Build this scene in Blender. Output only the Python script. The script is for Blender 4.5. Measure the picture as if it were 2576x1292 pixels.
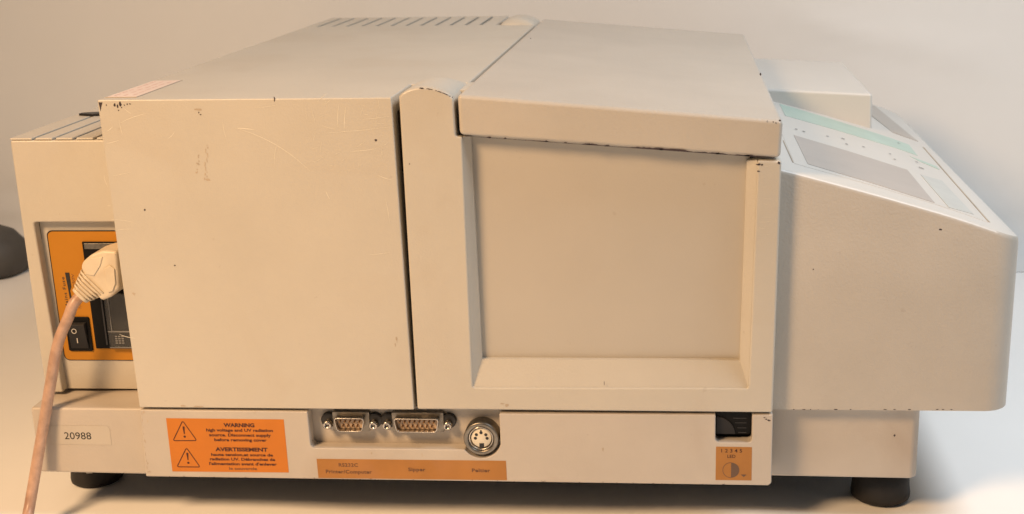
import bpy, bmesh, math, random
from mathutils import Vector, Matrix
random.seed(7)
for o in list(bpy.data.objects): bpy.data.objects.remove(o)
S = bpy.context.scene
COL = S.collection

# ------------------------------------------------------------------ camera
CY, CP, CR = -0.0726, -0.2922, -0.019          # yaw, pitch, roll (rad)
CLOC = Vector((-0.0028, -0.675, 0.3455)); CF = 3285.37; PX, PY = 198.0, 83.22; IW, IH = 2576.0, 1292.0
fwd = Vector((math.sin(CY)*math.cos(CP), math.cos(CY)*math.cos(CP), math.sin(CP)))
rt0 = Vector((math.cos(CY), -math.sin(CY), 0)); up0 = rt0.cross(fwd)
rt = rt0*math.cos(CR)+up0*math.sin(CR); up = -rt0*math.sin(CR)+up0*math.cos(CR)
cd = bpy.data.cameras.new('camera'); cam = bpy.data.objects.new('camera', cd); COL.objects.link(cam)
M = Matrix((rt, up, -fwd)).transposed().to_4x4(); M.translation = CLOC; cam.matrix_world = M
cd.sensor_width = 36; cd.lens = 36*CF/IW; cd.shift_x = -PX/IW; cd.shift_y = PY/IW
cd.clip_start = 0.02; cd.clip_end = 50
cd.dof.use_dof = True; cd.dof.focus_distance = 0.74; cd.dof.aperture_fstop = 17
S.camera = cam

# ------------------------------------------------------------------ world, lamps, exposure
W = bpy.data.worlds.new('World'); S.world = W; W.use_nodes = True
W.node_tree.nodes['Background'].inputs[0].default_value = (0.93, 0.96, 1.0, 1)
W.node_tree.nodes['Background'].inputs[1].default_value = 0.07
def area(name, loc, aim, size, power, colr):
    l = bpy.data.lights.new(name, 'AREA'); l.shape = 'DISK'; l.size = size; l.energy = power; l.color = colr
    o = bpy.data.objects.new(name, l); COL.objects.link(o); o.location = loc
    o.rotation_euler = (Vector(aim)-Vector(loc)).to_track_quat('-Z', 'Y').to_euler(); return o
wl = area('warm_lamp', (-0.65, -0.66, 0.82), (-0.24, -0.05, 0.10), 0.30, 6.1, (1.0, 0.63, 0.33))
wl.data.spread = math.radians(120)
area('cool_lamp', (0.48, -0.05, 0.92), (0.14, 0.16, 0.12), 0.40, 6.6, (0.90, 0.95, 1.0))
S.view_settings.view_transform = 'Standard'; S.view_settings.look = 'None'
S.view_settings.exposure = 0.0; S.view_settings.gamma = 1.0

def at(u, v, y):
    """point (x, z) in mm on the plane Y=y seen at picture point u, v"""
    r = fwd + rt*((u-IW/2-PX)/CF) - up*((v-IH/2-PY)/CF)
    t = (y/1000-CLOC.y)/r.y; p = (CLOC+r*t)*1000
    return p.x, p.z

# ------------------------------------------------------------------ materials
def mat(name, col, rough=0.5, metal=0.0, spec=0.5, var=0.05, vscale=18, bump=0.0, bscale=900, alpha=1.0,
        stain=None, stain_amt=0.0, stain_scale=9, trans=0.0, coat=0.0):
    m = bpy.data.materials.new(name); m.use_nodes = True; nt = m.node_tree; N = nt.nodes; L = nt.links
    b = N['Principled BSDF']
    b.inputs['Roughness'].default_value = rough; b.inputs['Metallic'].default_value = metal
    b.inputs['Specular IOR Level'].default_value = spec
    b.inputs['Alpha'].default_value = alpha; b.inputs['Transmission Weight'].default_value = trans
    b.inputs['Coat Weight'].default_value = coat
    tc = N.new('ShaderNodeTexCoord')
    n1 = N.new('ShaderNodeTexNoise'); n1.inputs['Scale'].default_value = vscale; n1.inputs['Detail'].default_value = 5
    n1.inputs['Roughness'].default_value = 0.6
    L.new(tc.outputs['Object'], n1.inputs['Vector'])
    mr = N.new('ShaderNodeMapRange'); mr.inputs['From Min'].default_value = 0.3; mr.inputs['From Max'].default_value = 0.7
    mr.inputs['To Min'].default_value = 1-var; mr.inputs['To Max'].default_value = 1+var
    L.new(n1.outputs['Fac'], mr.inputs['Value'])
    vm = N.new('ShaderNodeVectorMath'); vm.operation = 'SCALE'; vm.inputs[0].default_value = col
    L.new(mr.outputs['Result'], vm.inputs['Scale'])
    outc = vm.outputs[0]
    if stain:
        n2 = N.new('ShaderNodeTexNoise'); n2.inputs['Scale'].default_value = stain_scale; n2.inputs['Detail'].default_value = 7
        n2.inputs['Distortion'].default_value = 0.8
        L.new(tc.outputs['Object'], n2.inputs['Vector'])
        m2 = N.new('ShaderNodeMapRange'); m2.inputs['From Min'].default_value = 0.52; m2.inputs['From Max'].default_value = 0.78
        m2.inputs['To Max'].default_value = stain_amt; L.new(n2.outputs['Fac'], m2.inputs['Value'])
        mx = N.new('ShaderNodeMix'); mx.data_type = 'RGBA'; L.new(m2.outputs['Result'], mx.inputs[0])
        L.new(outc, mx.inputs[6]); mx.inputs[7].default_value = (*stain, 1); outc = mx.outputs[2]
        # fine specks of grime
        n4 = N.new('ShaderNodeTexNoise'); n4.inputs['Scale'].default_value = 150; n4.inputs['Detail'].default_value = 2
        L.new(tc.outputs['Object'], n4.inputs['Vector'])
        m4 = N.new('ShaderNodeMapRange'); m4.inputs['From Min'].default_value = 0.735; m4.inputs['From Max'].default_value = 0.77
        m4.inputs['To Max'].default_value = 0.12; L.new(n4.outputs['Fac'], m4.inputs['Value'])
        mx2 = N.new('ShaderNodeMix'); mx2.data_type = 'RGBA'; L.new(m4.outputs['Result'], mx2.inputs[0])
        L.new(outc, mx2.inputs[6]); mx2.inputs[7].default_value = (0.22, 0.15, 0.10, 1); outc = mx2.outputs[2]
    L.new(outc, b.inputs['Base Color'])
    if bump > 0:
        n3 = N.new('ShaderNodeTexNoise'); n3.inputs['Scale'].default_value = bscale; n3.inputs['Detail'].default_value = 3
        L.new(tc.outputs['Object'], n3.inputs['Vector'])
        bp = N.new('ShaderNodeBump'); bp.inputs['Strength'].default_value = bump; bp.inputs['Distance'].default_value = 0.0004
        L.new(n3.outputs['Fac'], bp.inputs['Height']); L.new(bp.outputs['Normal'], b.inputs['Normal'])
    return m
PAINT = mat('cream_paint', (0.54, 0.505, 0.438), 0.36, var=0.05, vscale=9, bump=0.35, bscale=800, stain=(0.42, 0.33, 0.23), stain_amt=0.28, stain_scale=11)
PAINT_TEX = mat('cream_textured_paint', (0.505, 0.467, 0.41), 0.36, var=0.05, vscale=16, bump=0.55, bscale=650, stain=(0.42, 0.33, 0.24), stain_amt=0.22)
PAINT_PANEL = mat('cream_panel_paint', (0.50, 0.462, 0.40), 0.42, var=0.03, vscale=9, bump=0.15, bscale=700, stain=(0.40, 0.32, 0.24), stain_amt=0.15)
PAINT_BASE = mat('cream_base_paint', (0.51, 0.462, 0.404), 0.45, var=0.05, vscale=20, bump=0.2, bscale=700, stain=(0.36, 0.26, 0.18), stain_amt=0.38, stain_scale=14)
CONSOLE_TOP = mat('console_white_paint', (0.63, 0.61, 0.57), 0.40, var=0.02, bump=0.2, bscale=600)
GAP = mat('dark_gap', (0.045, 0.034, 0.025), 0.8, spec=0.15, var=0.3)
BLACK = mat('black_plastic', (0.015, 0.014, 0.014), 0.38, var=0.2, vscale=60)
RUBBER = mat('black_rubber', (0.013, 0.011, 0.010), 0.62, var=0.25, vscale=70, bump=0.3, bscale=500)
GREYPL = mat('dark_grey_plastic', (0.045, 0.045, 0.047), 0.4, var=0.2, vscale=60)
PIT = mat('deep_black_plastic', (0.006, 0.006, 0.006), 0.5, spec=0.15, var=0.2)
WHEEL = mat('thumb_wheel_plastic', (0.022, 0.022, 0.024), 0.5, spec=0.25, var=0.2)
SMOKE = mat('smoked_clear_plastic', (0.05, 0.05, 0.05), 0.12, var=0.1, alpha=0.55, spec=0.6)
ORANGE = mat('orange_sticker', (0.56, 0.18, 0.016), 0.42, var=0.05, vscale=50, spec=0.35)
ORANGE2 = mat('faded_orange_sticker', (0.40, 0.18, 0.046), 0.48, var=0.09, vscale=45, spec=0.3, stain=(0.40, 0.20, 0.10), stain_amt=0.3, stain_scale=40)
ORANGEP = mat('orange_inlet_panel', (0.48, 0.205, 0.018), 0.5, var=0.05, vscale=30, spec=0.25)
INK = mat('dark_red_brown_ink', (0.055, 0.012, 0.006), 0.6, var=0.2, vscale=300)
INK2 = mat('brown_faded_ink', (0.14, 0.06, 0.025), 0.6, var=0.3, vscale=300)
BLKINK = mat('black_ink', (0.02, 0.018, 0.016), 0.6, var=0.2)
WHITEINK = mat('white_print', (0.6, 0.57, 0.52), 0.6, var=0.1)
GREYINK = mat('grey_print', (0.20, 0.20, 0.20), 0.6, var=0.2)
LABEL = mat('clear_paper_label', (0.515, 0.47, 0.405), 0.44, var=0.04)
LABELEDGE = mat('label_edge_grime', (0.495, 0.45, 0.385), 0.6, var=0.1)
PINKLAB = mat('pale_pink_paper', (0.72, 0.60, 0.54), 0.55, var=0.05, vscale=60)
PINKINK = mat('pink_handwriting', (0.62, 0.36, 0.32), 0.6, var=0.15)
METAL = mat('nickel_shell', (0.50, 0.46, 0.41), 0.26, metal=1.0, var=0.25, vscale=220)
METALD = mat('dull_zinc', (0.24, 0.22, 0.19), 0.38, metal=1.0, var=0.3, vscale=200)
INSUL = mat('connector_insulator', (0.50, 0.38, 0.27), 0.55, var=0.08, vscale=100)
GOLD = mat('brass_pin', (0.32, 0.18, 0.08), 0.35, metal=0.8, var=0.2)
CREAMPL = mat('cream_insulator', (0.74, 0.68, 0.55), 0.45, var=0.04)
PLUG = mat('ivory_plug_plastic', (0.68, 0.59, 0.45), 0.42, var=0.07, vscale=90, stain=(0.35, 0.22, 0.12), stain_amt=0.4, stain_scale=60)
CABLE = mat('grimy_pink_cable', (0.50, 0.325, 0.235), 0.36, var=0.25, vscale=110, stain=(0.27, 0.13, 0.08), stain_amt=0.65, stain_scale=55, bump=0.1, bscale=300)
CHIP = mat('bare_dark_chip', (0.045, 0.03, 0.034), 0.6, var=0.3)
RUST = mat('brown_grime', (0.44, 0.365, 0.28), 0.7, var=0.2)
SCRATCH = mat('pale_scratch', (0.74, 0.70, 0.60), 0.5, var=0.05)
KEYPAD = mat('beige_grey_keypad', (0.46, 0.42, 0.385), 0.40, var=0.04, vscale=40)
KEYPAD2 = mat('pale_grey_keypad', (0.54, 0.555, 0.53), 0.40, var=0.05, vscale=60)
GREEN = mat('pale_green_strip', (0.44, 0.57, 0.505), 0.42, var=0.06, vscale=50)
DISPLAY = mat('dark_display_window', (0.40, 0.37, 0.335), 0.3, var=0.06)
PAPER = mat('white_paper', (0.92, 0.92, 0.91), 0.75, var=0.02, vscale=5, spec=0.2, bump=0.15, bscale=120)
WALL = mat('pale_grey_backdrop', (0.74, 0.745, 0.735), 0.75, var=0.03, vscale=4, spec=0.2, bump=0.1, bscale=90)
DARKCASE = mat('dark_grey_case', (0.07, 0.066, 0.062), 0.6, var=0.3, vscale=12)

# ------------------------------------------------------------------ builders (all input in mm)
def thing(name, label, cat, loc, group=None):
    o = bpy.data.objects.new(name, None); COL.objects.link(o); o.location = Vector(loc)/1000
    o.empty_display_size = 0.02
    o['label'] = label; o['category'] = cat
    if group: o['group'] = group
    return o
def link(name, me, m, parent=None, bevel=0, seg=3, smooth=True, label=None, kind=None, ang=30):
    o = bpy.data.objects.new(name, me); COL.objects.link(o)
    if me.materials: pass
    else: me.materials.append(m)
    if parent is not None:
        o.parent = parent
        if parent.type == 'EMPTY': o.location = -parent.location
    if smooth:
        for p in me.polygons: p.use_smooth = True
    if bevel:
        b = o.modifiers.new('bevel', 'BEVEL'); b.width = bevel/1000; b.segments = seg; b.limit_method = 'ANGLE'
        b.angle_limit = math.radians(ang); b.harden_normals = True; b.miter_outer = 'MITER_ARC'
    if label: o['label'] = label
    if kind: o['kind'] = kind
    return o
def mesh(V, F, sm=None):
    me = bpy.data.meshes.new('m'); me.from_pydata([(x/1000, y/1000, z/1000) for x, y, z in V], [], F)
    bm = bmesh.new(); bm.from_mesh(me); bmesh.ops.recalc_face_normals(bm, faces=bm.faces); bm.to_mesh(me); bm.free()
    return me
class MB:
    def __init__(s): s.V = []; s.F = []
    def add(s, V, F):
        k = len(s.V); s.V += V; s.F += [tuple(i+k for i in f) for f in F]; return s
    def box(s, x0, x1, y0, y1, z0, z1):
        V = [(x, y, z) for x in (x0, x1) for y in (y0, y1) for z in (z0, z1)]
        return s.add(V, [(0, 1, 3, 2), (4, 6, 7, 5), (0, 4, 5, 1), (2, 3, 7, 6), (0, 2, 6, 4), (1, 5, 7, 3)])
    def prism_xz(s, P, y0, y1):            # outline in XZ, extruded along Y
        n = len(P); V = [(x, y0, z) for x, z in P]+[(x, y1, z) for x, z in P]
        return s.add(V, [tuple(range(n)), tuple(range(2*n-1, n-1, -1))]+[(i, (i+1) % n, n+(i+1) % n, n+i) for i in range(n)])
    def prism_xy(s, P, z0, z1):            # z0/z1: number or f(x,y)
        n = len(P); g = lambda z, x, y: z(x, y) if callable(z) else z
        V = [(x, y, g(z0, x, y)) for x, y in P]+[(x, y, g(z1, x, y)) for x, y in P]
        return s.add(V, [tuple(range(n)), tuple(range(2*n-1, n-1, -1))]+[(i, (i+1) % n, n+(i+1) % n, n+i) for i in range(n)])
    def tube_y(s, cx, cz, prof, n=40):     # lathe about an axis along Y; prof = [(r, y)...]
        k = len(s.V)
        for r, y in prof:
            for i in range(n):
                a = 2*math.pi*i/n; s.V.append((cx+r*math.cos(a), y, cz+r*math.sin(a)))
        for j in range(len(prof)-1):
            for i in range(n):
                s.F.append((k+j*n+i, k+j*n+(i+1) % n, k+(j+1)*n+(i+1) % n, k+(j+1)*n+i))
        return s
    def cap(s, n=40, first=False, k0=0):
        k = k0 if first else len(s.V)-n; s.F.append(tuple(range(k, k+n))); return s
    def tube_z(s, cx, cy, prof, n=48):
        k = len(s.V)
        for r, z in prof:
            for i in range(n):
                a = 2*math.pi*i/n; s.V.append((cx+r*math.cos(a), cy+r*math.sin(a), z))
        for j in range(len(prof)-1):
            for i in range(n):
                s.F.append((k+j*n+i, k+j*n+(i+1) % n, k+(j+1)*n+(i+1) % n, k+(j+1)*n+i))
        s.F.append(tuple(range(k, k+n))); s.F.append(tuple(range(len(s.V)-n, len(s.V)))); return s
    def obj(s, name, m, parent=None, **kw): return link(name, mesh(s.V, s.F), m, parent, **kw)
def rrect(x0, x1, z0, z1, r, n=6, corners=(1, 1, 1, 1)):   # ccw from lower-left
    P = []
    for (cx, cz, a0, on, px, pz) in ((x0+r, z0+r, 180, corners[0], x0, z0), (x1-r, z0+r, 270, corners[1], x1, z0),
                             (x1-r, z1-r, 0, corners[2], x1, z1), (x0+r, z1-r, 90, corners[3], x0, z1)):
        if not on: P.append((px, pz)); continue
        for i in range(n+1):
            a = math.radians(a0+90*i/n); P.append((cx+r*math.cos(a), cz+r*math.sin(a)))
    return P
def sheet_xz(P, y, name, m, parent, **kw):
    return MB().prism_xz(P, y-0.12, y+0.02).obj(name, m, parent, smooth=False, **kw)

def text(s, name, m, parent, cx, cz, w, h, y, rot=0, bold=0.0, cap=None, space=1.0):
    """flat lettering on plane Y=y: w overall width, h height of a capital"""
    c = bpy.data.curves.new('t', 'FONT'); c.body = s; c.size = 1; c.offset = bold; c.resolution_u = 3; c.space_character = space
    t = bpy.data.objects.new('t', c); COL.objects.link(t)
    dg = bpy.context.evaluated_depsgraph_get(); dg.update()
    me = bpy.data.meshes.new_from_object(t.evaluated_get(dg)); bpy.data.objects.remove(t)
    xs = [v.co.x for v in me.vertices]; mid = (min(xs)+max(xs))/2; ww = max(xs)-min(xs)
    sx = w/ww; sz = h/0.70; ca, sa = math.cos(rot), math.sin(rot)
    for v in me.vertices:
        a = (v.co.x-mid)*sx; b = (v.co.y-0.35)*sz
        v.co = Vector((cx+a*ca-b*sa, y, cz+a*sa+b*ca))/1000
    return link(name, me, m, parent, smooth=False)
def blob(MBo, cx, cz, rx, rz, y, n=9, jag=0.35):
    P = []
    for i in range(n):
        a = 2*math.pi*i/n; k = 1+random.uniform(-jag, jag); P.append((cx+rx*k*math.cos(a), cz+rz*k*math.sin(a)))
    k0 = len(MBo.V); MBo.V += [(x, y, z) for x, z in P]; MBo.F.append(tuple(range(k0, k0+n)))
def ribbon(MBo, pts, w, y, taper=True):
    k = len(MBo.V); n = len(pts)
    for i, (x, z) in enumerate(pts):
        a = pts[max(0, i-1)]; b = pts[min(n-1, i+1)]; dx, dz = b[0]-a[0], b[1]-a[1]; L = math.hypot(dx, dz) or 1
        ww = w*(0.25+0.75*math.sin(math.pi*(i+0.5)/n)) if taper else w
        MBo.V += [(x-dz/L*ww/2, y, z+dx/L*ww/2), (x+dz/L*ww/2, y, z-dx/L*ww/2)]
    for i in range(n-1): MBo.F.append((k+2*i, k+2*i+1, k+2*i+3, k+2*i+2))

# ================================================================== the setting
def sheet(name, m, xs, prof, disp):
    V = []; F = []; nx = len(xs)
    for (y, z) in prof:
        for x in xs:
            a, b_ = disp(x, y, z); V.append((x, y+a, z+b_))
    for j in range(len(prof)-1):
        for i in range(nx-1): k = j*nx+i; F.append((k, k+1, k+nx+1, k+nx))
    o = link(name, mesh(V, F), m); o['kind'] = 'structure'; return o
def ripple(x, y, z):                       # gentle ripples of the paper under the front edge
    k = max(0, 1-abs(y-5)/120); w_ = 1.5*k*(math.sin(x/55.0+1.0)+0.6*math.sin(x/23.0+y/60)); return 0, min(0.8, max(w_, -2)-1.2*k)
sheet('tabletop', PAPER, [-1600+40*i for i in range(81)], [(-1700+50*i, 0) for i in range(32)]+[(-120+8*i, 0) for i in range(30)]+[(130+27*i, 0) for i in range(15)]+[(531, 0)], ripple)
wp = [(531, 0.4), (535, 0.4)]
for i in range(1, 13):
    a = math.radians(88*i/12); wp.append((535+45*math.sin(a), 0.4+45-45*math.cos(a)))
y_, z_ = wp[-1]
wp += [(y_+0.035*10*i, z_+10*i) for i in range(1, 40)]+[(y_+0.035*(390+60*i), z_+390+60*i) for i in range(1, 16)]
c0_, c1_ = at(1990, 40, 590), at(2500, 175, 590); c2_, c3_ = at(2230, 70, 590), at(2540, 135, 590)
def folds(x, y, z):
    if z < 60: return 0, 0
    dy = 5*math.sin(x/170+z/240)+2.5*math.sin(x/61-z/90)
    for (ax, az), (bx, bz), h in ((c0_, c1_, 2.2), (c2_, c3_, 1.6)):
        L = math.hypot(bx-ax, bz-az); t = ((x-ax)*(bx-ax)+(z-az)*(bz-az))/L/L; d = ((x-ax)*(bz-az)-(z-az)*(bx-ax))/L
        f = max(0, min(1, (t+.1)*4))*max(0, min(1, (1.1-t)*4)); dy -= h*f*math.exp(-(d/7)**2)
    return dy, 0
sheet('backdrop_wall', WALL, [-1600+60*i for i in range(20)]+[-410+10*i for i in range(100)]+[600+60*i for i in range(17)], wp, folds)

# dark soft object at the left edge
m_ = MB(); n = 20
V = []; F = []
rings = [(0.0, 0.86), (3, 0.97), (20, 1.0), (38, 0.97), (52, 0.88), (60, 0.7), (63, 0.35)]
for z, k in rings:
    for i in range(28):
        a = 2*math.pi*i/28; c, s = math.cos(a), math.sin(a)
        sx = math.copysign(abs(c)**0.55, c); sy = math.copysign(abs(s)**0.55, s)
        V.append((-753+106*k*sx+3*math.sin(3*a), 520+34*k*sy, z*1.0*(1-0.22*(sx > 0)*sx)+0.5))
for j in range(len(rings)-1):
    for i in range(28): F.append((j*28+i, j*28+(i+1) % 28, (j+1)*28+(i+1) % 28, (j+1)*28+i))
F.append(tuple(range(len(V)-28, len(V)))); F.append(tuple(range(28)))
dk = thing('dark_case', 'dark grey rounded case lying blurred on the white paper behind the left end', 'case', (-753, 520, 0))
link('case_body', mesh(V, F), DARKCASE, dk)

# ================================================================== the instrument
T = thing('laboratory_instrument', 'cream painted bench instrument standing side-on on white paper, with ports and orange stickers', 'laboratory instrument', (-100, 230, 0))

# ---- big rear cover (left of the rib)
def cxl(z): return -313.2+(247-z)/176*1.9      # slight draft of the left and right edges
def cxr(z): return -154.6+(247-z)/176*1.9
foot = [('l', 0), ('r', 0), ('r', 51.5), (-122.3, 54.5), (-122.3, 399), ('r', 403), ('r', 404.5), ('l', 404.5)]
def covx(a, z): return cxl(z) if a == 'l' else cxr(z) if a == 'r' else a
V = []
for z in (71.4, 247.0):
    for a, y in foot: V.append((covx(a, z), y, z))
n = len(foot)
F = [tuple(range(n)), tuple(range(2*n-1, n-1, -1))]+[(i, (i+1) % n, n+(i+1) % n, n+i) for i in range(n)]
cover = link('main_cover', mesh(V, F), PAINT, T, bevel=2.0, seg=4)
# vent block behind the top: shallow bed coloured dark as the slots' shade, slats above
MB().box(-311.5, -156, 404.6, 486, 71.4, 245.1).obj('slot_shade_bed', GAP, T, smooth=False)
MB().box(-313, -155, 486.2, 489, 71.4, 246.8).obj('rear_wall', PAINT, T, bevel=1.2)
edges = [-313.0]+[-303.6+12.33*i for i in range(12)]+[-154.8]
for i in range(13):
    x0 = edges[i]+(1.45 if i else 0); x1 = edges[i+1]-(1.45 if i < 12 else 0)
    MB().box(x0, x1, 404.4, 486.3, 245.2, 246.95).obj('vent_slat', PAINT, T, bevel=0.25, seg=1)

# ---- rear housing at the far left, with open window for the power inlet
hb = MB()
hb.prism_xz([(-377.0, 71.5), (-366.6, 71.5), (-369.3, 174.7), (-306, 174.7), (-306, 221.6), (-376.2, 221.6)], 22, 30)
hb.obj('rear_housing', PAINT, T, bevel=1.1)
MB().box(-376.4, -306, 30.1, 486, 71.5, 219.5).obj('housing_body', PAINT, T, bevel=0.8)
# slatted top of the rear housing
xe = [-376.2, -362.6, -350.9, -339.2, -327.5, -315.8]
for i in range(5):
    MB().box(xe[i]+(1.0 if i else 0), xe[i+1]-1.0, 22.2, 98, 221.7, 222.9).obj('vent_slat', PAINT, T, bevel=0.5, seg=2)
MB().box(-374.8, -306, 30.3, 97.8, 219.6, 221.5).obj('slot_shade_bed', GAP, T, smooth=False)  # dark sheet standing in for the shade inside these slots
MB().box(-376.2, -306, 98.2, 486, 219, 222.8).obj('housing_top', PAINT, T, bevel=0.9)
MB().prism_xy([(-372, 100), (-371, 104), (-366, 106), (-345, 108), (-345, 102), (-356, 100), (-362, 97)], 222.7, 224.3).obj('black_clip', BLACK, T, bevel=0.6)

# power inlet panel, set back in the window
PYY = 28.0
MB().box(-370.2, -306, PYY, PYY+2, 71.8, 175).obj('inlet_panel', PAINT, T, bevel=0.3)
MB().box(-369.6, -369.0, 27.7, 27.95, 72, 174).obj('panel_gap', GAP, T, smooth=False)
op = MB().prism_xz(rrect(-365.6, -304, 89.9, 168.6, 3.2), PYY-0.55, PYY-0.03).obj('orange_field', GAP, T, smooth=False)
sheet_xz(rrect(-364.9, -304, 90.3, 168.0, 3.0), PYY-0.6, 'orange_print', ORANGEP, op)
mod = MB()
mod.prism_xz([(-345.0, 97.6), (-306, 97.6), (-306, 162.2), (-345.0, 162.2)], PYY-1.6, PYY-0.7)
mod = mod.obj('inlet_socket', PIT, T, bevel=0.4)
MB().box(-343.6, -307, PYY-2.3, PYY-1.65, 158.0, 161.4).obj('metal_strip', METALD, mod, bevel=0.2)
MB().box(-338.2, -337.2, PYY-2.2, PYY-1.62, 100, 134).obj('drawer_edge', GREYPL, mod, bevel=0.2)
fd = MB().prism_xz(rrect(-335.6, -307, 98.6, 132.0, 1.2), PYY-4.0, PYY-1.9).obj('fuse_drawer', SMOKE, mod, bevel=0.5)
g = MB().box(-335.2, -307.4, PYY-4.35, PYY-4.02, 108.6, 109.3)
g.box(-333.0, -332.5, PYY-4.35, PYY-4.02, 109.4, 131); g.box(-335.2, -307.4, PYY-4.35, PYY-4.02, 98.9, 99.4)
g.obj('drawer_rim', GREYINK, mod, smooth=False)
g = MB()
for i in range(4):
    for j in range(3): g.box(-331.4+1.9*j, -330.1+1.9*j, PYY-4.3, PYY-4.02, 101.6+1.35*i, 102.3+1.35*i)
g.obj('moulded_marks', GREYINK, mod, smooth=False)
# rocker switch
sw = MB().prism_xz(rrect(-361.4, -346.9, 96.0, 117.0, 1.0), PYY-1.8, PYY-0.7).obj('rocker_switch', PIT, T, bevel=0.4)
rk = MB(); k = PYY
rk.add([(-359.6, k-2.0, 97.6), (-348.7, k-2.0, 97.6), (-348.7, k-2.0, 114.0), (-359.6, k-2.0, 114.0),
        (-359.2, k-2.6, 98.4), (-349.1, k-2.6, 98.4), (-349.1, k-4.6, 113.0), (-359.2, k-4.6, 113.0)],
       [(0, 1, 2, 3), (4, 7, 6, 5), (0, 4, 5, 1), (1, 5, 6, 2), (2, 6, 7, 3), (3, 7, 4, 0)])
rk.obj('rocker', WHEEL, sw, bevel=0.3)
ring = MB(); ring.tube_y(-355.4, 109.2, [(1.55, k-4.5), (1.15, k-4.5)], 24)
ring.obj('off_mark', WHITEINK, sw, smooth=False)
MB().box(-354.9, -354.4, k-3.5, k-3.3, 101.6, 104.6).obj('on_mark', WHITEINK, sw, smooth=False)
text('Mains Fuse', 'lettering', BLKINK, op, -359.4, 131.5, 19.0, 1.9, k-0.76, rot=math.radians(91), bold=0.012, space=1.15)
text('7A', 'lettering', INK2, op, -351.7, 123.2, 3.0, 1.6, k-0.76, rot=math.radians(91))
text('250V', 'lettering', INK2, op, -353.4, 139.0, 8.0, 1.6, k-0.76, rot=math.radians(91))
MB().prism_xz([(-357.7, 143.6), (-355.2, 143.6), (-355.2, 135.0), (-356.2, 132.8), (-355.6, 125), (-356.8, 125), (-357.2, 134.6)], k-0.95, k-0.72).obj('black_bar_print', BLKINK, op, smooth=False)

# ---- base tray
def zb(x, y): return 28.8-(x+377)/508*4.6
def zt(x, y): return 69.6 if y < 10 else 71.2
MB().prism_xy([(-377.6, 3.2), (-306, 3.2), (-306, 18), (128, 18), (131.6, 21.6), (131.6, 452), (-377.6, 452)], zb,
              lambda x, y: 69.4 if y < 4 else 71.3).obj('base', PAINT_BASE, T, bevel=1.6, seg=4)
MB().prism_xy([(-371, 12), (-306, 12), (-306, 22), (124, 24), (124, 444), (-371, 444)], lambda x, y: zb(x, y)-1.4, lambda x, y: zb(x, y)-0.2).obj('bounce_blocker', GREYPL, T, smooth=False)  # unseen dark plate, added to cut bounce light beneath the base
lab = sheet_xz(rrect(-368.5, -332.0, 46.8, 58.6, 2.4, corners=(0, 0, 1, 0)), 3.17, 'number_label', LABEL, T)
eg = MB(); L_ = rrect(-368.5, -332.0, 46.8, 58.6, 2.4, corners=(0, 0, 1, 0))
ribbon(eg, [L_[0], L_[1]], 0.16, 3.03, taper=False); ribbon(eg, L_[1:], 0.10, 3.03, taper=False)
eg.obj('label_edge', LABELEDGE, lab, smooth=False)
text('20988', 'lettering', BLKINK, lab, -351.5, 52.3, 16.0, 4.4, 3.02, bold=0.004)

# ---- feet
def foot_obj(cx, cy, z1, r=17.3):
    b = MB().tube_z(cx, cy, [(r-1.2, 0.2), (r, 1.2), (r+0.2, 3.5), (r-0.4, 8), (r-1.1, z1-0.2)])
    return b.obj('foot', RUBBER, T, bevel=0)
fr = foot_obj(115.8, 47.8, 25); fl = foot_obj(-370, 57, 29.4, 15.6)
foot_obj(115.8, 415, 25); foot_obj(-352, 415, 29)
sm = MB(); k = 0
for j in range(5):
    z = 28.2-j*4.4; a0 = math.radians(258+j*4.0); 
    for a in (a0, a0+math.radians(13 if j else 9)):
        sm.V.append((-370+16.0*math.cos(a), 57+16.0*math.sin(a), z))
for j in range(4): sm.F.append((2*j, 2*j+1, 2*j+3, 2*j+2))
sm.obj('pale_smear', LABEL, fl, smooth=False)

# ---- connector panel (front lower plate) with its two cut-outs
P = [(-312.6, 28.4), (46.0, 27.5), (47.6, 29.0), (47.6, 70.2), (36.3, 69.9)]
lw = rrect(16.1, 36.3, 53.4, 69.9, 2.6, corners=(1, 1, 0, 0))
P += [p for p in reversed(lw[7:14])]+[p for p in reversed(lw[0:7])]+[(16.1, 69.9)]
P += [(-104.6, 69.5)]
dc = (-115.6, 53.6); dr = 11.3
a0 = math.degrees(math.acos((-104.6-dc[0])/dr)); a1 = 180+math.degrees(math.asin((dc[1]-47.4)/dr))
for i in range(19):
    a = math.radians(-a0-(360-a1-a0-0)*(i/18)) if False else math.radians(-a0+(a1-360+a0)*(i/18)); P.append((dc[0]+dr*math.cos(a), dc[1]+dr*math.sin(a)))
P += [(-212.2, 47.4), (-213.7, 49.2), (-213.9, 69.7), (-311.4, 69.9)]
MB().prism_xz(P, 0, 9.0).obj('connector_panel', PAINT_BASE, T, bevel=0.7, seg=3)
MB().box(-220, -98, 9.2, 11.5, 40, 70.8).obj('recess_plate', PAINT_BASE, T, bevel=0.2)
MB().box(-311, 47, 8.2, 11, 70.2, 72.4).obj('seam_shadow_strip', GAP, T, smooth=False)

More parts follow.
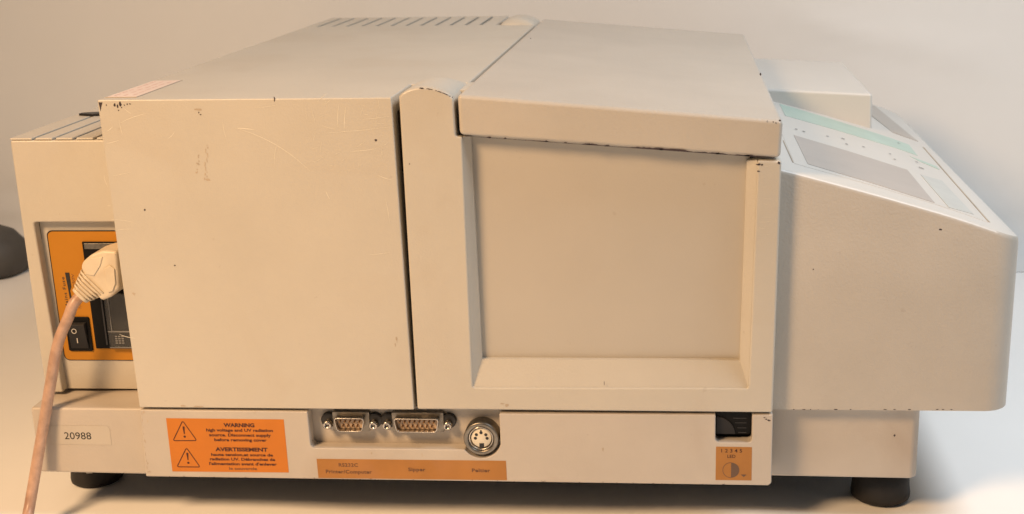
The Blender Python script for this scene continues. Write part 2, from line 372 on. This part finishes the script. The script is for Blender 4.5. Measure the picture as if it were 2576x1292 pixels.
def dsub(cx, half, npin, cz=61.6):
    d = MB().prism_xz(rrect(cx-half-1.8, cx+half+1.8, cz-5.9, cz+5.9, 0.8), 5.6, 9.1).obj('serial_port' if npin == 9 else 'accessory_port', METALD, T, bevel=0.3,
        label='nine pin metal shell connector' if npin == 9 else 'fifteen pin metal shell connector')
    def out(r, s, e):      # D outline: wide at the top
        top = [(cx-half+e, cz+4.1-e), (cx+half-e, cz+4.1-e)]; bot = [(cx+half-1.6-e, cz-4.3+e), (cx-half+1.6+e, cz-4.3+e)]
        C = [top[0], bot[1], bot[0], top[1]]; Q = []
        for i in range(4):
            p = Vector(C[i]); a = (Vector(C[i-1])-p).normalized(); b = (Vector(C[(i+1) % 4])-p).normalized()
            for t in (0, .25, .5, .75, 1):
                q = (p+a*r)*(1-t)**2+p*2*t*(1-t)+(p+b*r)*t**2; Q.append((q.x, q.y))
        return Q
    o1, o2 = out(2.2, 0, 0), out(1.8, 0, 0.55); n = len(o1); b = MB()
    b.V = [(x, 5.5, z) for x, z in o1]+[(x, 0.6, z) for x, z in o1]+[(x, 0.6, z) for x, z in o2]+[(x, 5.0, z) for x, z in o2]
    b.F = [(j*n+i, j*n+(i+1) % n, (j+1)*n+(i+1) % n, (j+1)*n+i) for j in range(3) for i in range(n)]
    b.obj('shell', METAL, d, bevel=0.18, seg=2)
    MB().prism_xz(out(1.7, 0, 0.7), 4.2, 5.4).obj('insulator', INSUL, d, smooth=False)
    nt = (npin+1)//2; pitch = 2.77
    for row, cnt in ((0, nt), (1, npin-nt)):
        for i in range(cnt):
            x = cx+(i-(cnt-1)/2)*pitch; z = cz+(1.35 if row == 0 else -1.45)
            p = MB().tube_y(x, z, [(0.25, 0.9), (0.5, 1.3), (0.5, 4.4)], 10); p.F.append(tuple(range(10)))
            p.obj('pin', GOLD, d)
    ho = half+1.8
    for sgn in (-1, 1):
        x = cx+sgn*(half+4.35); z = cz-0.2
        pl = MB().tube_y(x, z+0.6, [(4.4, 9.1), (4.4, 6.5), (3.9, 6.3), (0.2, 6.3)], 26).obj('mounting_hole', BLACK, d)
        s_ = MB().tube_y(x, z-0.9, [(2.45, 6.4), (2.45, 2.2), (2.0, 1.9), (1.25, 1.9), (1.1, 3.8), (0.1, 3.8)], 6 if False else 22)
        s_.obj('jack_screw', METAL, d, bevel=0)
    return d
dsub(-190.7, 8.9, 9); dsub(-152.2, 13.1, 15)

# round five-hole socket
dn = MB().tube_y(-115.6, 54.0, [(9.9, 9.1), (9.9, 0.6), (9.4, 0.1), (8.0, 0.1), (7.4, 0.5), (7.3, 2.6)], 56).obj('round_socket', METALD, T, bevel=0, label='round five hole socket with metal ring')
MB().tube_y(-115.6, 54.0, [(7.3, 2.4), (7.1, 0.9), (6.6, 0.6), (6.3, 0.9), (6.2, 3.0)], 48).obj('inner_ring', METAL, dn)
b = MB().tube_y(-115.6, 54.0, [(6.4, 3.0), (0.1, 3.0)], 40).obj('dark_well', BLACK, dn, smooth=False)
b = MB().tube_y(-115.6, 54.0, [(5.75, 3.0), (5.75, 1.7), (5.55, 1.5), (0.01, 1.5)], 44).obj('insulator_face', CREAMPL, dn)
for dx, dz in ((-3.35, -0.1), (-2.7, 2.1), (0, 3.3), (2.7, 2.1), (3.35, -0.1)):
    h = MB().tube_y(-115.6+dx, 54.0+dz, [(0.92, 1.38), (0.01, 1.38)], 16).obj('pin_hole', BLACK, dn, smooth=False)
MB().box(-116.8, -114.2, 1.32, 1.46, 48.2, 50.8).obj('key_notch', BLACK, dn, smooth=False)
MB().prism_xz([(-116.1, 57.0), (-115.1, 57.0), (-115.3, 59.0), (-115.9, 59.0)], 1.32, 1.46).obj('key_mark', BLACK, dn, smooth=False)

# led window with its dark thumb wheel
lwin = MB().box(15, 37.2, 9.2, 11.4, 52.5, 70.6).obj('status_window', PIT, T, smooth=False)
MB().prism_xz(rrect(16.5, 36.0, 56.3, 70.4, 2.0, corners=(0, 1, 0, 0)), 5.2, 9.1).obj('window_pane', PIT, lwin, bevel=0.3)
Pw = [(16.6, 56.6)]+[(16.6+10.6*math.cos(math.radians(a)), 56.6+10.4*math.sin(math.radians(a))) for a in range(0, 91, 6)]
MB().prism_xz(Pw, 4.4, 5.15).obj('thumb_wheel', WHEEL, lwin, bevel=0.3)
for x0, z in ((27.2, 63.2), (28.4, 60.2), (28.9, 57.4), (26.0, 66.0)):
    MB().box(x0, 33.4, 5.0, 5.15, z-0.14, z+0.14).obj('grip_line', GREYPL, lwin, smooth=False)

# stickers on the connector panel
ws = sheet_xz([(-296.4, 31.9), (-227.8, 32.1), (-227.9, 64.9), (-296.4, 65.0)], 0, 'warning_sticker', ORANGE, T, label='bright orange bilingual warning sticker')
yk = -0.2
for s, cz, w_, h_, bo in (('WARNING', 61.2, 18.0, 2.25, .045), ('high voltage and UV radiation', 58.1, 38.9, 1.75, .034), ('source. Disconnect supply', 55.1, 36.1, 1.75, .034),
                      ('before removing cover', 52.1, 30.6, 1.75, .034), ('AVERTISSEMENT', 46.2, 30.7, 2.25, .045), ('haute tension,et source de', 42.9, 36.2, 1.7, .034),
                      ('radiation UV. D\u00e9branchez de', 40.1, 38.3, 1.7, .034), ("l'alimentation avant d'enlever", 37.2, 39.7, 1.7, .034)):
    text(s, 'lettering', INK, ws, -254.2, cz, w_, h_, yk, bold=bo)
text('le couvercle', 'lettering', INK2, ws, -254.4, 34.3, 16.4, 1.7, yk, bold=.02)
for (ax, az), (bx, bz), (cx, cz) in (((-286.8, 63.6), (-293.8, 51.2), (-279.8, 51.4)), ((-286.4, 46.9), (-293.3, 34.9), (-279.6, 34.9))):
    C = [Vector((ax, az)), Vector((bx, bz)), Vector((cx, cz))]; Q = []
    for i in range(3):
        p = C[i]; a = (C[i-1]-p).normalized(); b_ = (C[(i+1) % 3]-p).normalized()
        for t in (0, .33, .66, 1):
            q = (p+a*1.3)*(1-t)**2+p*2*t*(1-t)+(p+b_*1.3)*t**2; Q.append((q.x, q.y))
    tr = MB(); ribbon(tr, Q+[Q[0]], 0.52, yk, taper=False)
    mx, mz = ax+0.1, bz
    tr.V += [(mx-.62, yk, mz+8.4), (mx-.45, yk, mz+8.9), (mx+.45, yk, mz+8.9), (mx+.62, yk, mz+8.4), (mx+.25, yk, mz+4.2), (mx-.25, yk, mz+4.2)]
    tr.F.append(tuple(range(len(tr.V)-6, len(tr.V)))); blob(tr, mx, mz+2.6, .7, .7, yk, 12, 0)
    tr.obj('hazard_triangle', INK, ws, smooth=False)
ps = sheet_xz([(-210.7, 28.9), (-101.7, 28.9), (-101.8, 40.9), (-210.9, 40.8)], 0, 'port_sticker', ORANGE2, T, label='long dull orange strip naming the ports')
for s, cx, cz, w_, h_ in (('RS232C', -192.7, 37.3, 11.2, 2.1), ('Printer/Computer', -192.7, 33.1, 26.8, 2.1), ('Sipper', -153.2, 35.0, 9.9, 2.1), ('Peltier', -116.3, 34.9, 10.5, 2.1)):
    text(s, 'lettering', INK2, ps, cx, cz, w_, h_, yk, bold=.03, space=1.08)
ls = sheet_xz([(16.4, 30.6), (36.5, 30.6), (36.4, 50.8), (16.5, 50.9)], 0, 'status_sticker', ORANGE2, T, label='small square orange sticker with half filled circle')
text('1 2 3 4 5', 'lettering', INK, ls, 25.2, 48.6, 11.6, 2.1, yk, bold=.01)
text('LED', 'lettering', INK, ls, 25.1, 45.2, 4.5, 1.9, yk, bold=.01)
dd = MB(); c0 = (25.0, 36.8); R0 = 4.6
ribbon(dd, [(c0[0]+R0*math.cos(math.radians(a)), c0[1]+R0*math.sin(math.radians(a))) for a in range(90, 271, 10)], 0.3, yk, taper=False)
k = len(dd.V); hp = [(c0[0]+R0*math.cos(math.radians(a)), c0[1]+R0*math.sin(math.radians(a))) for a in range(-90, 91, 10)]
dd.V += [(x, yk, z) for x, z in hp]; dd.F.append(tuple(range(k, k+len(hp))))
k = len(dd.V); dd.V += [(30.4, yk, 34.2), (33.7, yk, 34.2), (32.1, yk, 32.6)]; dd.F.append((k, k+1, k+2))
dd.obj('half_circle_symbol', mat('grey_brown_print', (0.13, 0.075, 0.045), 0.6), ls, smooth=False)

# ---- sample compartment frame: rib with arched head, U-shaped frame with sloping inner reveals
arch = [(-121.9+(-150.7+121.9)*t, 246.0+(1-t)*0.0+t*1.4+5.4*(1-(2*t-1)**2)**0.75) for t in [i/16 for i in range(17)]]
P = [(-150.9, 71.6), (47.4, 71.4), (49.0, 212.2), (36.4, 212.6), (33.8, 85.8), (-118.7, 84.9), (-118.1, 226.0), (-121.5, 226.2)]+arch
MB().prism_xz(P, 0, 12).obj('compartment_frame', PAINT, T, bevel=1.3, seg=3)
b = MB()
b.add([(-118.7, 1.2, 84.9), (-118.1, 1.2, 225.8), (-114.7, 7, 224.9), (-114.0, 7, 99.4)], [(0, 1, 2, 3)])
b.add([(-118.7, 1.2, 84.9), (33.8, 1.2, 85.8), (29.2, 7, 99.5), (-114.0, 7, 99.4)], [(0, 1, 2, 3)])
b.add([(33.8, 1.2, 85.8), (36.4, 1.2, 212.4), (31.3, 7, 211.2), (29.2, 7, 99.5)], [(0, 1, 2, 3)])
b.add([(-114.0, 7, 99.4), (-114.7, 7, 224.9), (-114.7, 10, 224.9), (-114.0, 10, 99.4)], [(0, 1, 2, 3)])
b.add([(-114.0, 7, 99.4), (29.2, 7, 99.5), (29.2, 10, 99.5), (-114.0, 10, 99.4)], [(0, 1, 2, 3)])
b.add([(29.2, 7, 99.5), (31.3, 7, 211.2), (31.3, 10, 211.2), (29.2, 10, 99.5)], [(0, 1, 2, 3)])
b.add([(-118.1, 1.2, 225.8), (-114.7, 7, 224.9), (-114.7, 12, 224.9), (-118.4, 12, 225.8)], [(0, 1, 2, 3)])
b.add([(36.4, 1.2, 212.4), (31.3, 7, 211.2), (31.3, 12, 211.2), (36.6, 12, 212.4)], [(0, 1, 2, 3)])
b.obj('frame_reveal', PAINT, T, smooth=False)
MB().box(-116, 33, 10.0, 12, 97, 226).obj('recessed_side_panel', PAINT_PANEL, T, smooth=False)
MB().box(-149.5, 47.3, 12.2, 438, 71.4, 207).obj('inner_body', GAP, T, smooth=False)
MB().box(-120.5, 47.6, 2.2, 12, 205, 214.8).obj('lid_gap_strip', GAP, T, smooth=False) if False else None
# hinge boss: arched rib head running back and sinking into the cover
def boss(y0, y1, y2, y3, name, lab):
    V = []; F = []; nx, ys = 18, []
    ys = [y0+(y1-y0)*i/8 for i in range(9)]+[y1+(y2-y1)*i/6 for i in range(1, 7)]+[y2+(y3-y2)*i/8 for i in range(1, 9)]
    for y in ys:
        if y < y1: k = max(0.0, (y-y0)/max(1e-6, (y1-y0))); k = math.sqrt(max(0, 1-(1-k)**2))
        elif y > y2: k = (y-y2)/(y3-y2); k = math.sqrt(max(0, 1-k*k))
        else: k = 1
        for i in range(nx+1):
            t = i/nx; x = -121.9+(-150.7+121.9)*t
            a = 5.4*(1-(2*t-1)**2)**0.75
            V.append((x, y, 246.0+t*1.4-1.6*(1-k)+a*k))
    for j in range(len(ys)-1):
        for i in range(nx): a = j*(nx+1)+i; F.append((a, a+1, a+nx+2, a+nx+1))
    # skirts
    k = len(V)
    for j, y in enumerate(ys):
        V.append((-121.9, y, 226)); V.append((-150.7, y, 226))
    for j in range(len(ys)-1):
        F.append((j*(nx+1), (j+1)*(nx+1), k+2*(j+1), k+2*j)); F.append((j*(nx+1)+nx, (j+1)*(nx+1)+nx, k+2*(j+1)+1, k+2*j+1))
    return link(name, mesh(V, F), PAINT, T, label=lab)
boss(1.2, 1.3, 30, 61, 'hinge_boss', 'near arched hinge boss'); boss(397, 404, 436, 442, 'hinge_boss', 'far arched hinge boss')
MB().box(-122.6, -119.0, 25.5, 55, 238, 247.2).obj('hinge_bridge', PAINT, T, bevel=0.5)
MB().box(-154.5, -119, 12.3, 440, 205, 238).obj('seam_bed', GAP, T, smooth=False)

# ---- lid
LP = [(-119.6, 226.9), (48.4, 213.7), (49.3, 233.4), (-119.8, 248.2)]
MB().prism_xz(LP, 0, 438).obj('lid', PAINT_TEX, T, bevel=2.3, seg=4)

# ---- keyboard console
def zc(x):
    K = [(40, 208.3), (50.6, 205.9), (99, 192.6), (141, 180.2), (160, 173.6), (174, 168.3), (180, 165.8)]
    for (a, b_), (c, d_) in zip(K, K[1:]):
        if x <= c: t = (x-a)/(c-a); return b_+(d_-b_)*t
    return K[-1][1]
def console():
    X1, Y0, Y1, R = 178.9, 9.6, 436, 15.0; xs = [47.55, 60, 75, 90, 105, 120, 135, 150, 163.9]
    xs += [163.9+R*math.sin(math.radians(a)) for a in (12, 24, 36, 48, 58, 66, 74, 81, 86, 90)]
    V = []; F = []; rows = 0
    for x in xs:
        d = max(0, x-163.9); off = R-math.sqrt(max(0, R*R-d*d)); ya, yb = Y0+off, Y1-off
        e = 2.6; dx = X1-x
        drop = 0 if dx > e else e-math.sqrt(max(0, e*e-(e-dx)**2))
        z = zc(x)-drop*0.9; m = max(0.01, min(e, (yb-ya)/2))
        prof = [(ya, 69.6), (ya, z-e), (ya+.25*m, z-.42*e), (ya+.6*m, z-.1*e), (ya+m, z), ((ya+yb)/2, z), (yb-m, z), (yb-.6*m, z-.1*e), (yb-.25*m, z-.42*e), (yb, z-e), (yb, 69.6)]
        V += [(x, y, zz) for y, zz in prof]; rows = len(prof)
    for j in range(len(xs)-1):
        for i in range(rows-1): a = j*rows+i; F.append((a, a+1, a+rows+1, a+rows))
        F.append((j*rows, (j+1)*rows, (j+1)*rows+rows-1, j*rows+rows-1))
    F.append(tuple(range(rows))); F.append(tuple(range((len(xs)-1)*rows, len(xs)*rows)))
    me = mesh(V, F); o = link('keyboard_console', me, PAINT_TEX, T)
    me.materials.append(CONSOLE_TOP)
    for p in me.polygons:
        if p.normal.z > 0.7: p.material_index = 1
    m = o.modifiers.new('e', 'EDGE_SPLIT'); m.split_angle = math.radians(40)
console()
def patch(quad, name, m, parent, h=0.25, nx=8, ny=2, **kw):   # quad: 4 (x,y) far-left, far-right, near-right, near-left, laid on the console top
    a, b_, c, d_ = [Vector(q) for q in quad]; V = []; F = []
    for j in range(ny+1):
        for i in range(nx+1):
            s, t = i/nx, j/ny; p = (a*(1-s)+b_*s)*(1-t)+(d_*(1-s)+c*s)*t; V.append((p.x, p.y, zc(p.x)+h))
    for j in range(ny):
        for i in range(nx): k = j*(nx+1)+i; F.append((k, k+1, k+nx+2, k+nx+1))
    k = len(V); n0 = nx+1
    V += [(x, y, z-h-0.05) for x, y, z in V]
    per = [i for i in range(nx+1)]+[j*n0+nx for j in range(1, ny+1)]+[ny*n0+i for i in range(nx-1, -1, -1)]+[j*n0 for j in range(ny-1, 0, -1)]
    for i in range(len(per)): p, q = per[i], per[(i+1) % len(per)]; F.append((p, q, q+k, p+k))
    return link(name, mesh(V, F), m, parent, smooth=False, **kw)
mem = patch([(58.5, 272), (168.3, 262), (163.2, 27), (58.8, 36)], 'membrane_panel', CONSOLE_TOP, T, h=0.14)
patch([(66.5, 135.8), (134.8, 122.2), (135.0, 32.5), (66.8, 44.9)], 'keypad', KEYPAD, mem, h=0.34)
patch([(142.3, 119.3), (156.2, 123.9), (157.2, 36.7), (142.6, 32.0)], 'small_keypad', KEYPAD2, mem, h=0.34)
patch([(66.7, 263.6), (156.0, 244.0), (154.7, 201.6), (66.8, 211.6)], 'green_strip', GREEN, mem, h=0.34)
patch([(147, 186), (163.5, 181), (163.5, 170), (152, 176)], 'green_flash', GREEN, mem, h=0.34)
patch([(168.6, 261), (169.7, 259.3), (164.7, 29.5), (163.7, 31)], 'panel_groove', RUST, mem, h=0.3, nx=2, ny=8)
patch([(57.4, 104), (57.9, 104), (58.4, 38), (57.9, 38)], 'panel_groove', RUST, mem, h=0.3, nx=2, ny=8)
patch([(135, 423), (157.4, 424.3), (169.4, 283.3), (151, 284.0)], 'display_window', DISPLAY, T, h=0.3)
patch([(146, 338), (151.5, 338), (155.5, 300), (149.5, 300)], 'display_window', BLACK, T, h=0.42) if False else None
# tiny printed marks on the membrane
def S_(u, v):
    r = fwd + rt*((u-IW/2-PX)/CF) - up*((v-IH/2-PY)/CF); t = .3
    while t < 2.5:
        p = (CLOC+r*t)*1000
        if p.z < zc(p.x): return p.x, p.y
        t += .0002
    return 100, 100
mk = MB()
for (a, b_), w_ in (((390, 547), 26), ((440, 562), 26), ((590, 592), 22), ((690, 608), 34), ((712, 642), 24), ((820, 660), 24), ((990, 705), 18), ((1020, 740), 20), ((1160, 757), 24), ((1190, 795), 50), ((1045, 637), 26)):
    x, y = S_((a/2.153+2180)*.8482, (b_/2.153+130)*.8482); L2 = w_/2.153*.8482/4.2/2*0.75
    k = len(mk.V)
    for (px, py) in ((x-L2, y-1.1), (x+L2, y-1.5), (x+L2*.8, y+.6), (x-L2*.8, y+1)): mk.V.append((px, py, zc(px)+.55))
    mk.F.append((k, k+1, k+2, k+3))
mk.obj('printed_marks', GREYINK, mem, smooth=False, kind='stuff')

# printer box standing on the console
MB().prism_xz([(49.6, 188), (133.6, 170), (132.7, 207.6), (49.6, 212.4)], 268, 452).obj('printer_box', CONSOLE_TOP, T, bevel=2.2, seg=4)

# ---- paper sticker on the cover's top
st = MB().prism_xy([(-311.8, 9), (-295.5, 9.5), (-295.8, 75), (-311.8, 73)], 247.05, 247.25).obj('top_sticker', PINKLAB, T, smooth=False, label='pale paper sticker with pink handwriting')
wr = MB()
for j in range(3):
    for i in range(6):
        x = -309.0+j*4.6+random.uniform(-.5, .5); y = 14+i*9.6+random.uniform(-1, 1)
        k = len(wr.V); w_ = random.uniform(.25, .45); l_ = random.uniform(4, 8)
        wr.V += [(x-w_, y, 247.3), (x+w_, y+.5, 247.3), (x+w_+.5, y+l_, 247.3), (x-w_+.5, y+l_, 247.3)]; wr.F.append((k, k+1, k+2, k+3))
wr.obj('handwriting', PINKINK, st, smooth=False, kind='stuff')
bd = MB(); bd.box(-312.2, -294.9, 7.9, 8.7, 247.02, 247.22); bd.box(-295.3, -294.9, 8.7, 76, 247.02, 247.22); bd.obj('sticker_edge', RUST, st, smooth=False)

# ---- wear: chips, grime, scratches
ch = MB(); gr = MB(); sc = MB(); E_ = -0.08
def pt(u, v, y=0): return at(u, v, y)
def C_(u, v, ru, rv, y=0, b=None, **kw):
    x, z = pt(u, v, y); blob(ch if b is None else b, x, z, ru/4.6, rv/4.6, y+E_, **kw)
# corner chip and flakes at the cover's upper left
k = len(ch.V); q = [pt(248, 257), pt(258, 257), pt(255, 268), pt(253, 280)]; ch.V += [(x, E_, z) for x, z in q]; ch.F.append(tuple(range(k, k+4)))
for u, v, a, b_ in ((288, 264, 3, 4), (296, 266, 2, 5), (303, 262, 3, 6), (306, 270, 1.6, 2.4), (313, 264, 1.5, 2), (320, 262, 2, 2), (327, 261, 2.5, 1.6), (298, 277, 1.6, 1.4), (268, 264, 1.2, 1.6), (500, 282, 1.6, 2.4), (504, 288, 2.2, 1.3),
                    (945, 352, 3, 2.5), (440, 667, 2.2, 1.8), (364, 527, 2, 3), (690, 248, 1.6, 6), (1030, 412, 1.4, 1.4), (1520, 963, .8, 6), (2365, 577, 4, 2.6), (2046, 677, 1.8, 1.8), (1335, 96, 1, 1),
                    (1913, 186, 2, 3), (1962, 303, 2.2, 3), (1960, 409, 3, 4), (1908, 413, 6, 2), (1917, 414, 3, 2.6), (1908, 430, 4, 1.4), (1945, 306, 2, 1.3), (1952, 309, 1.5, 2), (1930, 305, .8, 2.4)):
    C_(u, v, a, b_)
# the ragged chipped lower edge of the lid
def lid_edge(t): return at(1158+(1960-1158)*t, 340.8+(397.8-340.8)*t, 0)
k = len(ch.V); N_ = 150; w_ = 0.2
for i in range(N_+1):
    t = 0.01+0.975*i/N_; x, z = lid_edge(t); w_ = max(0.12, min(1.1, w_+random.uniform(-.3, .3)))
    ww = w_*(0.35 if t < .38 else 1.0)
    ch.V += [(x, E_, z-0.1), (x, E_, z+ww)]
for i in range(N_): ch.F.append((k+2*i, k+2*i+1, k+2*i+3, k+2*i+2))
for t in (.09, .14, .27, .33, .405, .46, .63, .81, .9): C_(1158+802*t, 339.5+57*t, random.uniform(3, 7), random.uniform(1.6, 3), n=8)
for i in range(26):   # rib head's worn edge
    u = 1065+(1138-1065)*i/25; v = 221.0+(243-221)*(i/25)**1.7
    if random.random() < .75: C_(u, v+1, 2.6, 1.0, n=7)
C_(1060, 221, 5, 2)
for i in range(34):   # chips along the panel's lower edge and console's lower edge
    u = random.uniform(380, 1930); v = 1199+(1220-1199)*(u-380)/1550-random.uniform(0, 3); C_(u, v, random.uniform(1, 3), random.uniform(.6, 1.1), n=7)
for i in range(12): C_(random.uniform(1990, 2460), 1029.5, random.uniform(1, 5), 1.1, y=9.5, n=7)
C_(1927, 1054, 3, 1.8); C_(1934, 1057, 4, 2.5); C_(1923, 1050, 2.5, 1.5); C_(2250, 1095, 2.6, 2.8, y=17.9)
ch.obj('paint_chips', CHIP, T, smooth=False, kind='stuff')
for u, v, a, b_ in ((337, 738, 4, 4), (523, 452, 6, 3), (498, 275, 8, 3), (995, 868, 1.6, 6), (998, 852, 2, 8), (1275, 1020, 5, 4), (1265, 1015, 6, 2), (362, 1037, 3, 3), (372, 1060, 1, 4), (366, 1110, 1, 5), (372, 1165, 2, 3), (376, 1186, 4, 3), (1517, 1130, 2, 5), (935, 1140, 1.5, 4), (1062, 1143, 1, 5), (460, 1020, 9, 2), (500, 1022, 14, 1.6), (150, 538, 1, 1)):
    C_(u, v, a, b_, b=gr, jag=.5)
for i in range(16):
    u = 521+random.uniform(-4, 5); v = 365+90*i/16; C_(u+(-.03*(v-365)), v, random.uniform(.8, 1.8), random.uniform(1.5, 4), b=gr, n=6)
for i in range(11): C_(497+random.uniform(-5, 5), 385+random.uniform(0, 60), 1.5, random.uniform(1, 3), b=gr, n=6)
for i in range(9): C_(357+random.uniform(-1, 1)+i*1.7, 1040+i*17, .9, random.uniform(1, 6), b=gr, n=6)
gr.obj('grime_marks', RUST, T, smooth=False, kind='stuff')
def scr(pts, w):
    ribbon(sc, [pt(u, v) for u, v in pts], w, E_)
def arc(u0, v0, u1, v1, sag, n=10):
    L = math.hypot(u1-u0, v1-v0); return [(u0+(u1-u0)*i/n-(v1-v0)/L*sag*4*(i/n)*(1-i/n), v0+(v1-v0)*i/n+(u1-u0)/L*sag*4*(i/n)*(1-i/n)) for i in range(n+1)]
scr(arc(595, 322, 780, 430, -14), .28); scr(arc(592, 322, 640, 326, -1), .45)
for a in ((284, 442, 330, 433, 0), (280, 552, 336, 559, -2), (288, 580, 336, 576, -2), (270, 517, 280, 517, 0), (262, 440, 272, 470, 2), (300, 300, 310, 340, 2), (370, 285, 300, 310, 3), (800, 335, 985, 318, 2), (852, 262, 850, 320, 1), (870, 268, 866, 330, 1), (770, 262, 772, 300, 1),
          (905, 300, 980, 292, 1), (700, 350, 690, 420, 3), (640, 270, 700, 262, 2), (880, 380, 950, 372, 2), (980, 560, 970, 500, 1), (930, 640, 980, 634, 1), (950, 440, 985, 452, 1), (820, 480, 830, 500, 1), (300, 840, 340, 850, 2), (310, 270, 330, 285, 1), (420, 350, 440, 330, 2), (560, 300, 570, 350, 2), (268, 330, 284, 318, 1), (268, 360, 300, 352, 1)):
    scr(arc(*a), random.uniform(.16, .36))
for i in range(26):
    u = random.uniform(770, 975); v = random.uniform(255, 420); L = random.uniform(8, 34); a = random.uniform(-1.9, .3); scr(arc(u, v, u+L*math.cos(a), v+L*math.sin(a), random.uniform(-1, 1), 5), .2)
for i in range(9):   # worn ripples on the right stile
    v = 425+i*22+random.uniform(-11, 11); u0 = random.uniform(1908, 1925); scr(arc(u0, v, u0+random.uniform(8, 38), v+random.uniform(-4, 4), 1, 4), .10)
sc.obj('scratches', SCRATCH, T, smooth=False, kind='stuff')

# ================================================================== power cord
K = thing('power_cord', 'ivory right-angle power plug with grimy pinkish cable hanging from the orange inlet', 'power cord', (-340, 10, 3))
def loft(st, n=20, e=0.75):
    """stations: centre (x,y,z), half width across, half depth; swept in the XZ plane"""
    V = []; F = []
    for i, (c, w_, d_) in enumerate(st):
        a = Vector(st[max(0, i-1)][0]); b_ = Vector(st[min(len(st)-1, i+1)][0]); t = (b_-a).normalized()
        yv = Vector((0, 1, 0)); yv = (yv-t*yv.dot(t)).normalized(); s = t.cross(yv).normalized()
        for k in range(n):
            an = 2*math.pi*k/n; cc, ss = math.cos(an), math.sin(an)
            p = Vector(c)+s*w_*math.copysign(abs(cc)**e, cc)+yv*d_*math.copysign(abs(ss)**e, ss); V.append(tuple(p))
    for j in range(len(st)-1):
        for k in range(n): F.append((j*n+k, j*n+(k+1) % n, (j+1)*n+(k+1) % n, (j+1)*n+k))
    F.append(tuple(range(n))); F.append(tuple(range(len(V)-n, len(V)))); return V, F
YP = 10.0
hp_ = [at(u, v, YP) for u, v in ((209, 669), (213, 655), (235, 636), (264, 626.5), (300, 628), (306, 722), (285, 743), (262, 753), (252, 742), (222, 700))]
hp_ = [(min(x, -314.3), z) for x, z in hp_]
MB().prism_xz(hp_, 6.5, 26.4).obj('plug_body', PLUG, K, bevel=2.4, seg=3, ang=20)
fp_ = [at(u, v, 6) for u, v in ((213, 662), (222, 650), (258, 645), (252, 668), (236, 694), (214, 690))]
MB().prism_xz(fp_, 5.9, 6.9).obj('plug_facet', PLUG, K, bevel=0.5)
gp_ = [at(u, v, 6) for u, v in ((262, 676), (276, 666), (288, 676), (291, 712), (284, 732), (272, 736), (266, 712))]
MB().prism_xz(gp_, 5.7, 6.7).obj('thumb_grip', PLUG, K, bevel=0.7)
cs_, ce_ = at(233, 712, 9), at(200.5, 744.5, 8)
def P_(q): return (cs_[0]+(ce_[0]-cs_[0])*q, 13.5-3.5*q, cs_[1]+(ce_[1]-cs_[1])*q)
V, F = loft([(P_(-.1), 8.2, 7.0), (P_(.98), 4.3, 4.2)], 24, .5); link('strain_relief', mesh(V, F), PLUG, K)
for i in range(5):
    t = (i+0.12)/5.6; u_ = t+0.115; g = lambda q: (9.9-4.3*q, 8.8-3.6*q)
    V, F = loft([(P_(t), g(t)[0]-.6, g(t)[1]-.6), (P_(t+.015), *g(t)), (P_(u_-.015), *g(u_)), (P_(u_), g(u_)[0]-.6, g(u_)[1]-.6)], 28, .42)
    link('relief_rib', mesh(V, F), PLUG, K)
V, F = loft([(P_(.90), 5.2, 5.2), (P_(.93), 5.6, 5.5), (P_(1.06), 5.3, 5.2), (P_(1.09), 4.5, 4.4)], 24, .6); link('cable_collar', mesh(V, F), PLUG, K)
MB().prism_xz(rrect(-322.4, -317.0, 139, 151, 2.4), 4.6, 6.2).obj('thumb_grip', PLUG, K, bevel=.6) if False else None
pts = [P_(.8), P_(1.08)]
for (u, v), y in (((186, 763), 7), ((173.5, 794), 5), ((148.4, 856), 3), ((127.5, 963), 0.2), ((112.6, 1051.6), -1.2), ((91.9, 1170), -6), ((81.5, 1232), -11), ((70, 1295), -19), ((63, 1322), -27)):
    x, z = at(u, v, y); pts.append((x, y, z))
pts += [(-402, -62, 3.3), (-450, -90, 3.4), (-560, -120, 3.4), (-760, -130, 3.4)]
cu = bpy.data.curves.new('c', 'CURVE'); cu.dimensions = '3D'; sp = cu.splines.new('BEZIER'); sp.bezier_points.add(len(pts)-1)
for i, p in enumerate(pts):
    bp_ = sp.bezier_points[i]; bp_.co = Vector(p)/1000; bp_.handle_left_type = bp_.handle_right_type = 'AUTO'
cu.bevel_depth = .0031; cu.bevel_resolution = 6; cu.resolution_u = 10
t_ = bpy.data.objects.new('t', cu); COL.objects.link(t_); dg = bpy.context.evaluated_depsgraph_get()
me = bpy.data.meshes.new_from_object(t_.evaluated_get(dg)); bpy.data.objects.remove(t_)
me.materials.clear(); link('cable', me, CABLE, K)
